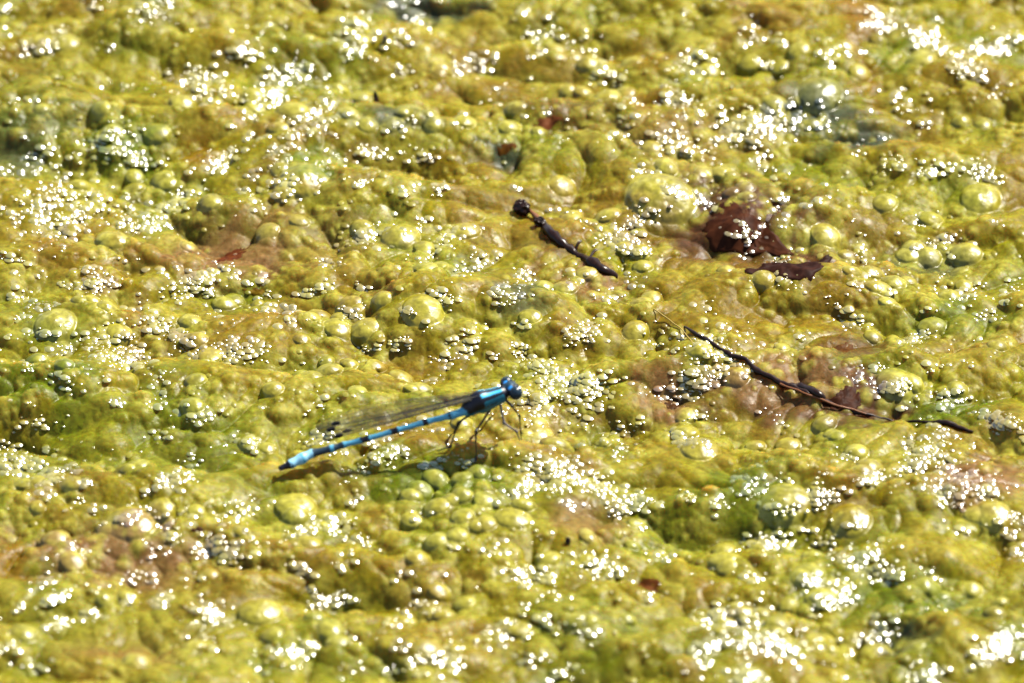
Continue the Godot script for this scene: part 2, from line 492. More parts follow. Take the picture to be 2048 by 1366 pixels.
func dome(level: PackedFloat32Array, cx: float, cz: float, rx: float, rz: float, h: float, steep := 0.75, share := 0.6) -> void:
	var kc := clampi(zs.bsearch(cz), 0, nz - 1)
	var ic := clampi(xs.bsearch(cx), 0, nx - 1)
	var foot := level[kc * nx + ic]
	for k in range(zs.bsearch(cz - rz), zs.bsearch(cz + rz)):
		for i in range(xs.bsearch(cx - rx), xs.bsearch(cx + rx)):
			var u := (xs[i] - cx) / rx
			var v := (zs[k] - cz) / rz
			var d := u * u + v * v
			if d < 1.0:
				var at := k * nx + i
				hs[at] = maxf(hs[at], lerpf(foot, level[at], 0.5 + 0.5 * d) + h * pow(1.0 - d, steep))
				tint[at] = tint[at].lerp(PALE, share * (1.0 - d))  # paler toward the top: thin film plus light shining through, painted into the tint

func water() -> void:
	var pm := PlaneMesh.new()
	pm.size = Vector2(60, 60)
	var o := put("pond_water", pm, M.water)
	o.position.y = -3.0 * MM
	tag(o, "dark murky pond water showing in hollows of the weed", "water", "", "structure")

# ---------------------------------------------------------------- bubbles
func bubble_mesh(around: int, rings: int, low: float, number: int, rough: float, wave := 1.5) -> ArrayMesh:
	var n := noise(0.9, 2, number)
	var st := SurfaceTool.new()
	st.begin(Mesh.PRIMITIVE_TRIANGLES)
	for k in rings + 1:
		var e := lerpf(low, PI / 2, float(k) / rings)
		for i in around + 1:
			var t := TAU * (i % around) / around
			var d := Vector3(cos(e) * cos(t), sin(e), cos(e) * sin(t))
			var v := d * (1.0 + rough * n.get_noise_3dv(d * wave))
			var m := d
			if rough > 0.06:
				var s0 := n.get_noise_3dv(d * wave)
				var gr := Vector3(n.get_noise_3dv((d + Vector3(0.03, 0, 0)) * wave) - s0, n.get_noise_3dv((d + Vector3(0, 0.03, 0)) * wave) - s0, n.get_noise_3dv((d + Vector3(0, 0, 0.03)) * wave) - s0) / 0.03
				m = (d - rough * (gr - d * gr.dot(d))).normalized()
			if k == 0 and low > -1.0:                                    # the skirt that runs out into the weed
				v = Vector3(cos(t) * 1.05, -0.5, sin(t) * 1.05)
				m = Vector3(cos(t) * 0.9, 0.4, sin(t) * 0.9)
			st.set_uv(Vector2(float(i) / around * 2.0, float(k) / rings))
			st.set_normal(m)
			st.add_vertex(v)
	for k in rings:
		for i in around:
			var p := k * (around + 1) + i
			for q in [p, p + 1, p + around + 1, p + 1, p + around + 2, p + around + 1]:
				st.add_index(q)
	return st.commit()

const CLEAR := [[1035, 415, 1250, 562], [1368, 655, 1520, 748], [1520, 748, 1650, 810], [1650, 810, 1760, 836], [1845, 844, 1955, 868], [562, 936, 1000, 790], [905, 900, 1040, 840], [1440, 440, 1600, 500], [1520, 545, 1650, 530], [1660, 800, 1715, 790], [1060, 255, 1145, 235], [405, 535, 500, 494]]

func in_the_way(x: float, z: float, r: float) -> bool:           # whether a bubble there would cover a twig, a leaf or the insect
	for c in CLEAR:
		var a := ground(c[0], c[1])
		var b := ground(c[2], c[3])
		var q := Geometry2D.get_closest_point_to_segment(Vector2(x, z), Vector2(a.x, a.z), Vector2(b.x, b.z))
		if q.distance_to(Vector2(x, z)) < r:
			return true
	return false

const MARKS := [[1020, 778, "the damselfly's head"], [950, 840, "the damselfly's legs"], [660, 862, "the damselfly's wing tips"], [565, 936, "the damselfly's tail"], [1044, 424, "the twig's black knob"], [1235, 556, "the twig's lower end"],
	[1370, 656, "the long stem's upper end"], [1530, 758, "the long stem's middle"], [1695, 795, "the triangular leaf"], [1900, 855, "the long stem's last stretch"], [1490, 450, "the large rotting leaf"], [1600, 540, "the purplish leaf blade"],
	[1110, 245, "the reddish leaf scrap"], [1015, 295, "the orange brown leaf scrap"], [455, 512, "the narrow red leaf scrap"], [515, 582, "the curled yellow scrap"], [1300, 1170, "the orange brown scrap below"], [392, 1060, "the dark scrap, lower left"],
	[1625, 235, "the dark pool"], [1700, 1035, "the big yellow green bubble"], [752, 206, "the upright black speck"], [1136, 1086, "the speck below the damselfly"], [90, 80, "the upper left corner"], [1990, 60, "the upper right corner"], [60, 1310, "the lower left corner"], [1990, 1310, "the lower right corner"],
	[850, 1290, "the bottom edge's middle"], [60, 640, "the left edge's middle"], [1800, 1290, "the dark gap at lower right"], [420, 160, "the glitter at upper left"], [1322, 382, "the widest pale dome"], [1450, 1240, "the glitter at lower right"]]
const ORDER := ["nearest", "second nearest", "third nearest", "fourth nearest", "fifth nearest", "sixth nearest", "seventh nearest", "eighth nearest", "ninth nearest", "tenth nearest", "eleventh nearest", "twelfth nearest", "thirteenth nearest", "fourteenth nearest", "fifteenth nearest", "sixteenth nearest"]

func weed_at(x: float, z: float) -> Color:
	return tint[clampi(zs.bsearch(z), 0, nz - 1) * nx + clampi(xs.bsearch(x), 0, nx - 1)]

func tone_name(c: Color) -> String:
	var best := "yellow"
	var least := 1e9
	for name in ["yellow", "green", "brown", "murk", "pale"]:
		var t := tone(name)
		var d := Vector3(t.r - c.r, t.g - c.g, (t.b - c.b) * 0.6).length()
		if d < least:
			least = d
			best = name
	return best

func skin_mesh(p: Vector3, rx: float, rz: float, h: float, turn: float, pale: float, number: int, rings: int) -> ArrayMesh:   # weed lifted over a pocket of gas, its hem tucked under the mat
	var n := noise(0.55, 2, number)
	var around := rings * 4
	var foot := 0.0
	var sx := 0.0
	var sz := 0.0
	for i in 16:                                                  # the lie of the mat round the bubble
		var t := TAU * i / 16.0
		var y0 := height(p.x + cos(t) * rx * 0.95, p.z + sin(t) * rz * 0.95)
		foot += y0 / 16.0
		sx += y0 * cos(t) / 8.0 / rx
		sz += y0 * sin(t) / 8.0 / rz
	sx = clampf(sx, -0.3, 0.3)
	sz = clampf(sz, -0.2, 0.2)
	foot += 0.03 * h
	domes.append([Vector3(p.x, foot, p.z), minf(rx, rz) * 0.95, h])
	var at := func(u: float, t: float) -> Vector3:
		var x: float = p.x + (cos(t) * cos(turn) * rx - sin(t) * sin(turn) * rz) * u
		var z: float = p.z + (cos(t) * sin(turn) * rx + sin(t) * cos(turn) * rz) * u
		var bump: float = 1.0 + 0.16 * n.get_noise_2d(x * 0.7, z * 0.7)
		var mat_y := height(x, z)
		var y: float = lerpf(foot + sx * (x - p.x) + sz * (z - p.z) + h * bump * pow(maxf(0.0, 1.0 - u * u), 0.95), mat_y, smoothstep(0.84, 1.0, u))
		y = y + 0.02 * h if u < 1.0 else mat_y - (u - 1.0) * h * 2.0
		return Vector3(x, y, z)
	var pos := PackedVector3Array()
	var nor := PackedVector3Array()
	var uvs := PackedVector2Array()
	var col := PackedColorArray()
	var ix := PackedInt32Array()
	for k in rings + 1:
		var u := sin(minf(1.0, float(k) / (rings - 1)) * PI / 2) if k < rings else 1.12
		for i in around:
			var t := TAU * i / around
			var v: Vector3 = at.call(u, t)
			var uu := clampf(u, 0.05, 0.985)
			var du: Vector3 = (at.call(uu + 0.012, t) as Vector3) - (at.call(uu - 0.03, t) as Vector3)
			var dt: Vector3 = (at.call(uu, t + 0.06) as Vector3) - (at.call(uu, t - 0.06) as Vector3)
			var m := dt.cross(du).normalized()
			if m.y < 0.0: m = -m
			pos.append((v - p) * MM)
			nor.append(m)
			uvs.append(Vector2(v.x / 52.0, v.z / 52.0))
			col.append(weed_at(v.x, v.z).lerp(PALE, pale * maxf(0.0, 1.0 - u * u * 0.85)))  # crown paler than hem: thinner weed, with transmitted light put into the vertex colour
	for k in rings:
		for i in around:
			var j := (i + 1) % around
			for q in [k * around + i, (k + 1) * around + i, k * around + j, k * around + j, (k + 1) * around + i, (k + 1) * around + j]:
				ix.append(q)
	var arr := []
	arr.resize(Mesh.ARRAY_MAX)
	arr[Mesh.ARRAY_VERTEX] = pos
	arr[Mesh.ARRAY_NORMAL] = nor
	arr[Mesh.ARRAY_TEX_UV] = uvs
	arr[Mesh.ARRAY_COLOR] = col
	arr[Mesh.ARRAY_INDEX] = ix
	var mesh := ArrayMesh.new()
	mesh.add_surface_from_arrays(Mesh.PRIMITIVE_TRIANGLES, arr)
	return mesh

func blister_mesh() -> ArrayMesh:                               # a low cap
	var st := new_st()
	for k in 7:
		var u := sin(minf(1.0, k / 5.0) * PI / 2) if k < 6 else 1.1
		for i in 14:
			var t := TAU * i / 14
			st.set_normal(Vector3(cos(t) * 2.0 * u, 1.0, sin(t) * 2.0 * u).normalized())
			st.add_vertex(Vector3(cos(t) * u, 1.0 - u * u if k < 6 else -0.5, sin(t) * u))
	for k in 6:
		for i in 14:
			var j := (i + 1) % 14
			for q in [k * 14 + i, (k + 1) * 14 + i, k * 14 + j, k * 14 + j, (k + 1) * 14 + i, (k + 1) * 14 + j]:
				st.add_index(q)
	return st.commit()

func bubbles() -> void:
	var small := blister_mesh()
	for b in NAMED:
		var r: float = b[2] / 17.07
		var p := on_mat(b[0], b[1] + b[2] * 0.2)
		r *= 0.88
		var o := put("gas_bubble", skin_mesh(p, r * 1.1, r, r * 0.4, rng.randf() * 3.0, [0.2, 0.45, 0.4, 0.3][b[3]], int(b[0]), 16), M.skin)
		o.position = p * MM
		tag(o, b[4], "bubble", "gas bubbles in the weed")
	var spots := []
	for n in 4800:
		var x := rng.randf_range(-72, 72)
		var z := rng.randf_range(-92, 84)
		if rng.randf() > 0.42 + 2.2 * n_dense.get_noise_2d(x, z):
			continue
		var r := 0.35 + 1.15 * pow(rng.randf(), 2.8)
		if in_the_way(x, z, r * 1.3 + 0.5):
			continue
		spots.append([r, x, z])
	spots.sort_custom(func(a, b): return a[0] > b[0])
	var rest: Array[Transform3D] = []
	var hues := PackedColorArray()
	var made := 0
	var heaps := {}
	for s in spots:
		var r: float = s[0]
		var p := Vector3(s[1], height(s[1], s[2]), s[2])
		var inside: bool = absf(p.x) < 57.0 and absf(p.z) < 64.0
		var bas := Basis(Vector3.UP, rng.randf() * TAU).scaled(Vector3(r, r * rng.randf_range(0.2, 0.45), r * rng.randf_range(0.95, 1.25)) * MM)
		var tr := Transform3D(bas, (p - Vector3(0, r * 0.05, 0)) * MM)
		var hue := weed_at(p.x, p.z)
		if inside and made < 268 and height(p.x, p.z) - height(p.x, p.z + r * 1.3) < 0.35 * r:
			made += 1
			var name := tone_name(hue)
			r *= 1.25
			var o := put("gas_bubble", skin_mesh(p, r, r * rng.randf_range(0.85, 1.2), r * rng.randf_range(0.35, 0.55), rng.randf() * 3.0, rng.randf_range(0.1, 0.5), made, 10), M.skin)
			o.position = p * MM
			var mark := ""
			var least := 1e9
			var off := Vector3.ZERO
			for m in MARKS:
				var q := ground(m[0], m[1])
				var d := Vector2(q.x - p.x, q.z - p.z).length()
				if d < least:
					least = d
					mark = m[2]
					off = p - q
			var way := ("right of" if off.x > 0 else "left of") if absf(off.x) > absf(off.z) * 0.6 else ("below" if off.z > 0 else "above")
			var kind: String = {"yellow": "yellow", "green": "green", "brown": "brownish", "murk": "grey green", "pale": "pale yellow"}[name]
			var heap := kind + "|" + way + " " + mark
			if not heaps.has(heap): heaps[heap] = []
			heaps[heap].append([least, o])
		elif r < 0.55:
			rest.append(tr)
			hues.append(hue.lerp(PALE, rng.randf_range(0.0, 0.35)) * rng.randf_range(0.65, 0.95))
	flock("small_bubbles", "countless small blisters of gas under the weed", "bubbles", small, rest, hues, M.blister)
	rest = []
	hues = PackedColorArray()
	for heap in heaps:
		var list: Array = heaps[heap]
		list.sort_custom(func(a, b): return a[0] < b[0])
		for i in list.size():
			var w: PackedStringArray = (heap as String).split("|")
			tag(list[i][1], (w[0] + " gas bubble " + w[1]) if list.size() == 1 else ("%s of the %s gas bubbles %s" % [ORDER[mini(i, 15)], w[0], w[1]]), "bubble", "gas bubbles in the weed")
	var froth := FROTH.duplicate()
	for i in 400:
		froth.append([rng.randf_range(0, 2048), rng.randf_range(0, 1366), rng.randf_range(14, 60), rng.randi_range(1, 5)])
	for c in froth:
		var n: int = c[3]
		var lean := rng.randf_range(-0.5, 0.5)
		for i in n * 4:
			var du := rng.randfn() * 0.48
			var dv := rng.randfn() * 0.24 - lean * du
			var p := on_top(c[0] + du * c[2], c[1] + dv * c[2])
			if rng.randf() < 0.75 and in_the_way(p.x, p.z, 0.9):
				continue
			var r := 0.13 + 0.5 * pow(rng.randf(), 2.8)
			var bas := Basis(Vector3.UP, rng.randf() * TAU).scaled(Vector3(r, r * rng.randf_range(0.2, 0.42), r) * MM)
			rest.append(Transform3D(bas, (p - Vector3(0, r * 0.03, 0)) * MM))
			hues.append(weed_at(p.x, p.z).lerp(PALE, rng.randf_range(0.0, 0.2)) * 0.75)
	flock("bubble_froth", "tiny wet beads of froth glittering in clusters all over the weed", "froth", small, rest, hues, M.bead)

func flock(called: String, label: String, category: String, mesh: Mesh, places: Array[Transform3D], hues: PackedColorArray, m: Material) -> void:
	var mm := MultiMesh.new()
	mm.transform_format = MultiMesh.TRANSFORM_3D
	mm.use_colors = true
	mm.mesh = mesh
	mm.instance_count = places.size()
	for i in places.size():
		mm.set_instance_transform(i, places[i])
		mm.set_instance_color(i, hues[i])
	var o := MultiMeshInstance3D.new()
	o.name = called
	o.multimesh = mm
	o.material_override = m
	add_child(o, true)
	tag(o, label, category, "", "stuff")

# ---------------------------------------------------------------- the damselfly
const CELL := 0.13
const SHARP := 9.0
var field := {}
var owner_of := {}
var nearest := {}
var bones := []

func bone(p: Vector3, q: Vector3, r0: float, r1: float, color: Color) -> void:
	var id := bones.size()
	bones.append([p, q, color])
	var grow := Vector3.ONE * (maxf(r0, r1) + 4.0 * CELL)
	var lo := ((p.min(q) - grow) / CELL).floor()
	var hi := ((p.max(q) + grow) / CELL).ceil()
	var ax := q - p
	var ll := maxf(ax.length_squared(), 1e-9)
	for x in range(int(lo.x), int(hi.x) + 1):
		for y in range(int(lo.y), int(hi.y) + 1):
			for z in range(int(lo.z), int(hi.z) + 1):
				var v := Vector3(x, y, z) * CELL
				var t := clampf((v - p).dot(ax) / ll, 0, 1)
				var d := (v - p - ax * t).length() - lerpf(r0, r1, t)
				if d < 3.5 * CELL:
					var key := ((x + 1000) * 2048 + y + 1000) * 2048 + z + 1000
					field[key] = field.get(key, 0.0) + exp(-SHARP * maxf(d, -1.5))
					if d < nearest.get(key, 1e9):
						nearest[key] = d
						owner_of[key] = id

func net(paint: Callable) -> ArrayMesh:
	var corner := []
	for i in 8:
		corner.append(((i & 1) * 2048 + ((i >> 1) & 1)) * 2048 + ((i >> 2) & 1))
	var cells := {}
	for key in field:
		for c in corner:
			cells[key - c] = true
	var index := {}
	var pos := PackedVector3Array()
	var nor := PackedVector3Array()
	var col := PackedColorArray()
	var f := []
	f.resize(8)
	for key in cells:
		var n_in := 0
		for i in 8:
			var s: float = field.get(key + corner[i], 0.0)
			f[i] = -log(s) / SHARP if s > 1e-3 else 0.7
			if f[i] < 0.0: n_in += 1
		if n_in == 0 or n_in == 8:
			continue
		var sum := Vector3.ZERO
		var count := 0
		for e in [[0, 1], [2, 3], [4, 5], [6, 7], [0, 2], [1, 3], [4, 6], [5, 7], [0, 4], [1, 5], [2, 6], [3, 7]]:
			var fa: float = f[e[0]]
			var fb: float = f[e[1]]
			if (fa < 0.0) != (fb < 0.0):
				var t := fa / (fa - fb)
				var va := Vector3(e[0] & 1, (e[0] >> 1) & 1, (e[0] >> 2) & 1)
				var vb := Vector3(e[1] & 1, (e[1] >> 1) & 1, (e[1] >> 2) & 1)
				sum += va.lerp(vb, t)
				count += 1
		var cx: int = key / (2048 * 2048) - 1000
		var cy: int = (key / 2048) % 2048 - 1000
		var cz: int = key % 2048 - 1000
		var local := sum / count
		var v := (Vector3(cx, cy, cz) + local) * CELL
		var g := Vector3.ZERO
		for i in 8:
			g += Vector3((i & 1) * 2 - 1, ((i >> 1) & 1) * 2 - 1, ((i >> 2) & 1) * 2 - 1) * f[i]
		g = g.normalized()
		var best := 0
		var bd := 1e9
		for i in 8:
			var dd := (Vector3(i & 1, (i >> 1) & 1, (i >> 2) & 1) - local).length_squared()
			if dd < bd and owner_of.has(key + corner[i]):
				bd = dd
				best = owner_of[key + corner[i]]
		index[key] = pos.size()
		pos.append(v)
		nor.append(g)
		col.append(paint.call(v, best))
	var ix := PackedInt32Array()
	var sx := 2048 * 2048
	for key in index:
		for ax in 3:
			var step: int = [sx, 2048, 1][ax]
			var u: int = [2048, 1, sx][ax]
			var w: int = [1, sx, 2048][ax]
			var a: bool = field.get(key, 0.0) > 1.0
			var b: bool = field.get(key + step, 0.0) > 1.0
			if a != b and index.has(key - u) and index.has(key - w) and index.has(key - u - w):
				var q := [index[key], index[key - u], index[key - u - w], index[key - w]]
				if a: q = [q[0], q[3], q[2], q[1]]
				for i in [0, 1, 2, 0, 2, 3]:
					ix.append(q[i])
	for i in pos.size():
		pos[i] *= MM
	var arr := []
	arr.resize(Mesh.ARRAY_MAX)
	arr[Mesh.ARRAY_VERTEX] = pos
	arr[Mesh.ARRAY_NORMAL] = nor
	arr[Mesh.ARRAY_COLOR] = col
	arr[Mesh.ARRAY_INDEX] = ix
	var mesh := ArrayMesh.new()
	mesh.add_surface_from_arrays(Mesh.PRIMITIVE_TRIANGLES, arr)
	return mesh

func face(st: SurfaceTool, a: Array, b: Array, c: Array) -> void:    # three [place, normal] pairs, wound clockwise as seen from outside
	var n: Vector3 = ((b[0] as Vector3) - (a[0] as Vector3)).cross((c[0] as Vector3) - (a[0] as Vector3))
	for q in ([a, c, b] if n.dot(a[1] + b[1] + c[1]) > 0.0 else [a, b, c]):
		st.set_normal(q[1])
		st.add_vertex(q[0] * MM)

func tube(st: SurfaceTool, pts: Array, radii: Array, sides := 8) -> void:    # points in mm, a smooth tube with round ends
	var n := pts.size()
	var first := 0
	var rings := []
	for k in n:
		var dir: Vector3 = ((pts[mini(k + 1, n - 1)] as Vector3) - (pts[maxi(k - 1, 0)] as Vector3)).normalized()
		var sx := dir.cross(Vector3.UP if absf(dir.y) < 0.9 else Vector3.RIGHT).normalized()
		var sy := sx.cross(dir)
		var ring := []
		for i in sides:
			var t := TAU * i / sides
			ring.append([(pts[k] as Vector3) + (sx * cos(t) + sy * sin(t)) * radii[k], sx * cos(t) + sy * sin(t)])
		rings.append(ring)
	for k in n - 1:
		for i in sides:
			var j := (i + 1) % sides
			face(st, rings[k][i], rings[k + 1][i], rings[k][j])
			face(st, rings[k][j], rings[k + 1][i], rings[k + 1][j])
	for e in [[0, 1], [n - 1, n - 2]]:
		var c: Vector3 = pts[e[0]]
		var dir: Vector3 = (c - (pts[e[1]] as Vector3)).normalized()
		var tip: Vector3 = c + dir * radii[e[0]] * 0.6
		for i in sides:
			var j := (i + 1) % sides
			face(st, [tip, dir], rings[e[0]][i], rings[e[0]][j])

func new_st() -> SurfaceTool:
	var st := SurfaceTool.new()
	st.begin(Mesh.PRIMITIVE_TRIANGLES)
	return st

func damselfly() -> void:
	var foot := on_mat(950, 922)
	var lift := foot.y
	var hip_h := lift + 5.4
	var tail_h := on_mat(562, 936).y + 1.0
	var root := base("damselfly", foot)
	tag(root, "bright blue damselfly with black bands resting on the weed", "damselfly")
	var blue := Color(0.048, 0.19, 0.275)
	var light := Color(0.14, 0.29, 0.38)
	var black := Color(0.003, 0.0035, 0.005)
	var dull := Color(0.010, 0.020, 0.035)
	# abdomen: photo x, y, radius, colour up to the next stop
	var stops := [[562, 936, 0.30, black], [582, 928, 0.58, light], [602, 918, 0.66, blue], [605, 916.5, 0.66, light], [624, 907, 0.56, dull], [660, 898, 0.44, blue], [667, 896, 0.42, dull], [686, 890, 0.40, blue],
		[722, 881, 0.38, black], [737, 877, 0.38, blue], [781, 864, 0.37, black], [795, 860, 0.37, blue], [845, 846, 0.38, black], [855, 843, 0.39, blue], [899, 832, 0.45, black], [904, 831, 0.5, blue], [938, 819, 0.62, blue]]
	var line: Array[Vector3] = []
	for s in stops:
		var t: float = (s[0] - 562.0) / (938.0 - 562.0)
		line.append(ground(s[0], s[1], lerpf(tail_h, hip_h, t)) - foot)
	for i in stops.size() - 1:
		bone(line[i], line[i + 1], stops[i][2] * 0.84, stops[i + 1][2] * 0.84, stops[i][3])
	var dir := (ground(1000, 790, hip_h + 0.9) - ground(928, 820, hip_h)).normalized()
	var side := dir.cross(Vector3.UP).normalized()          # to the insect's right, towards the lens
	var up := side.cross(dir)
	# claspers
	for s in [-0.25, 0.25]:
		bone(line[0], line[0] - dir * 0.15 + side * s, 0.16, 0.08, black)
	# thorax
	var tb := ground(940, 816, hip_h) - foot
	var tf := ground(1000, 790, hip_h + 0.9) - foot
	var hump := tb.lerp(tf, 0.35) + up * 0.45
	var teal := Color(0.02, 0.16, 0.26)
	bone(tb, tf, 0.95, 0.95, teal)
	bone(tb + up * 0.35, hump, 0.85, 1.12, teal)
	bone(hump, tf + up * 0.1, 1.12, 0.85, teal)
	bone(tb.lerp(tf, 0.4) - up * 0.5, tf - up * 0.45, 0.85, 0.6, teal)
	# neck and head
	var hc := ground(1020, 776, hip_h + 1.5) - foot
	bone(tf, hc, 0.55, 0.35, black)
	var hs2 := (side + dir * 0.1).normalized()
	bone(hc - hs2 * 0.95, hc + hs2 * 0.95, 0.62, 0.62, black)
	bone(hc, hc + dir * 0.45 - up * 0.25, 0.7, 0.55, Color(0.004, 0.02, 0.035))
	bone(hc + dir * 0.45 - up * 0.2, hc + dir * 0.6 - up * 0.75, 0.45, 0.3, Color(0.006, 0.05, 0.085))
	# legs: hip, knee, ankle, toe
	var legs := [
		[ground(988, 808, hip_h - 0.8), ground(952, 862, lift + 3.4), ground(952, 918, lift + 0.25), ground(947, 927, lift + 0.05)],
		[ground(1006, 795, hip_h), ground(1024, 812, hip_h - 0.5), ground(1039, 832, lift + 2.6), Vector3.ZERO],
		[ground(1000, 805, hip_h - 0.6), ground(1008, 846, lift + 2.2), ground(1033, 863, lift + 0.6), Vector3.ZERO],
		[ground(945, 826, hip_h - 0.9), ground(916, 846, lift + 3.6), ground(901, 893, lift + 0.5), ground(874, 902, lift + 0.1)],
		[ground(985, 800, hip_h - 0.6), ground(992, 786, lift + 3.5), ground(998, 804, lift + 0.6), ground(1004, 802, lift)],
		[ground(960, 812, hip_h - 0.6), ground(938, 802, lift + 3.6), ground(930, 826, lift + 0.6), ground(936, 823, lift)]]
	for i in legs.size():
		var l: Array = legs[i]
		if l[3] == Vector3.ZERO:
			var d: Vector3 = (l[2] - l[1])
			var end: Vector3 = l[2] + d * 0.3
			end.y = height(end.x, end.z) + 0.08
			l[3] = end
		var c := Color(0.10, 0.09, 0.085) if i == 2 else black
		bone(l[0] - foot, l[1] - foot, 0.18, 0.13, c)
		bone(l[1] - foot, l[2] - foot, 0.14, 0.10, c)
		bone(l[2] - foot, l[3] - foot, 0.11, 0.08, c)
	# antennae
	for s in [-0.4, 0.4]:
		var p: Vector3 = hc + dir * 0.6 + hs2 * s + up * 0.2
		bone(p, p + dir * 1.1 + up * 0.5 + hs2 * s * 0.8, 0.085, 0.07, black)
	var span := tf - tb
	var paint := func(v: Vector3, id: int) -> Color:
		var c: Color = bones[id][2]
		if c == teal:
			var t := (v - tb).dot(span) / span.length_squared()
			var w := v - (tb + span * t)
			var ang := rad_to_deg(atan2(w.dot(up), absf(w.dot(side))))     # 90 along the back, 0 on the flank
			if t < 0.40 and ang > -6.0 or ang > 76.0 or t > 1.08: return black
			if ang > 36.0 and ang < 57.0: return black
			if ang >= 57.0: return Color(0.008, 0.22, 0.38)
			if ang > -4.0 and ang < 5.0 and t < 0.8: return black
			return Color(0.003, 0.068, 0.105) if ang > -30.0 else Color(0.010, 0.07, 0.075)
		if c == black and (v - hc).length() < 2.0:
			for s in [-0.62, 0.62]:
				if (v - hc - hs2 * s - up * 0.5 + dir * 0.15).length() < 0.30:
					return Color(0.012, 0.14, 0.36)
		return c
	put("body", net(paint), M.body, root)
	# eyes
	for s in [-1, 1]:
		var sp := SphereMesh.new()
		sp.radius = 0.78 * MM
		sp.height = 1.66 * MM
		sp.radial_segments = 28
		sp.rings = 16
		var e := put("eye", sp, M.eye, root)
		e.position = (hc + hs2 * s * 1.12 + dir * 0.12 - up * 0.1) * MM
	# wings
	var roots := [tb.lerp(tf, 0.34) + up * 1.35 + side * 0.35, tb.lerp(tf, 0.08) + up * 1.25 + side * 0.35, tb.lerp(tf, 0.34) + up * 1.35 - side * 0.35, tb.lerp(tf, 0.08) + up * 1.25 - side * 0.35]
	var spots := [[678, 873, 0.9], [695, 863, 1.2], [662, 862, 1.9], [672, 850, 2.4]]
	for i in 4:
		var spot: Vector3 = ground(spots[i][0], spots[i][1], tail_h + 1.2 + spots[i][2]) - foot
		wing(root, roots[i], spot, up, side * (1.0 if i < 2 else -1.0))

func wing(root: Node3D, at: Vector3, spot: Vector3, up: Vector3, out_: Vector3) -> void:
	var along := spot - at
	var ln := along.length() / 0.87
	along = along.normalized()
	var across := (up * 0.8 + out_ * 0.45)                     # from the leading edge, which lies lowest over the abdomen
	across = (across - along * across.dot(along)).normalized()
	var n := along.cross(across).normalized()
	var lead := func(t: float) -> Vector3: return at + along * (ln * t) - across * (0.35 * sin(PI * t) * 0.6)
	var chord := func(t: float) -> float: return 0.2 + 1.6 * pow(sin(PI * clampf(pow(t, 1.35), 0, 1) * 0.98), 0.75) * (1.0 - 0.15 * t)
	var st := new_st()
	var rows := 44
	var cols := 10
	for k in rows + 1:
		var t := float(k) / rows
		for j in cols + 1:
			var u := float(j) / cols
			var p: Vector3 = lead.call(t) + across * (chord.call(t) * u) + n * (0.10 * sin(u * 9.0 + t * 5.0) * (1.0 - t) + 0.05 * sin(t * 21.0 + u * 5.0))
			st.set_uv(Vector2(t, u))
			st.add_vertex(p * MM)
	for k in rows:
		for j in cols:
			var q := k * (cols + 1) + j
			for i in [q, q + cols + 1, q + 1, q + 1, q + cols + 1, q + cols + 2]:
				st.add_index(i)
	st.generate_normals()
	var w := put("wing", st.commit(), M.wing, root)
	var vs := new_st()
	for f in [0.0, 0.06, 0.2, 0.42, 0.7, 1.0]:
		var pts := []
		var rr := []
		for k in 25:
			var t := k / 24.0
			pts.append(lead.call(t) + across * (chord.call(t) * f))
			rr.append((0.05 if f < 0.1 else 0.026) * (1.0 - 0.5 * t))
		tube(vs, pts, rr, 5)
	for k in 30:
		var t := 0.12 + 0.86 * k / 30.0
		tube(vs, [lead.call(t), lead.call(t + 0.012) + across * (chord.call(t) * 0.5), lead.call(t + 0.004) + across * chord.call(t)], [0.012, 0.011, 0.01], 4)
	put("veins", vs.commit(), M.vein, w)
	var ss := new_st()
	tube(ss, [spot + across * 0.16 - along * 0.5, spot + across * 0.2 - along * 0.22, spot + across * 0.22 + along * 0.22, spot + across * 0.2 + along * 0.5], [0.13, 0.25, 0.25, 0.13], 8)
	put("wing_spot", ss.commit(), M.spot, w)

# ---------------------------------------------------------------- twigs, leaves, specks
func strand(marks: Array, wob: float, number: int, sink := 0.12) -> Array:    # photo x, y, lift, radius -> a wavering line over the mat
	var n := noise(0.35, 3, number)
	var pts := []
	var rr := []
	for i in marks.size() - 1:
		var a: Array = marks[i]
		var b: Array = marks[i + 1]
		var p := on_mat(a[0], a[1], a[2] - sink)
		var q := on_mat(b[0], b[1], b[2] - sink)
		var steps := maxi(2, int(p.distance_to(q) / 0.45))
		for s in steps:
			var t := float(s) / steps
			var v := p.lerp(q, t)
			v += Vector3(n.get_noise_1d(v.x * 1.0), 0.6 * n.get_noise_1d(v.x + 50.0), n.get_noise_1d(v.x + 99.0)) * wob
			pts.append(v)
			rr.append(lerpf(a[3], b[3], t) * (1.0 + 0.55 * n.get_noise_1d(v.x * 3.0 + 200.0)))
	return [pts, rr]

func stem_mesh(marks: Array, wob: float, number: int, home: Vector3, sink := 0.12) -> ArrayMesh:
	var s := strand(marks, wob, number, sink)
	var st := new_st()
	var pts := []
	for p in s[0]: pts.append(p - home)
	tube(st, pts, s[1], 9)
	return st.commit()

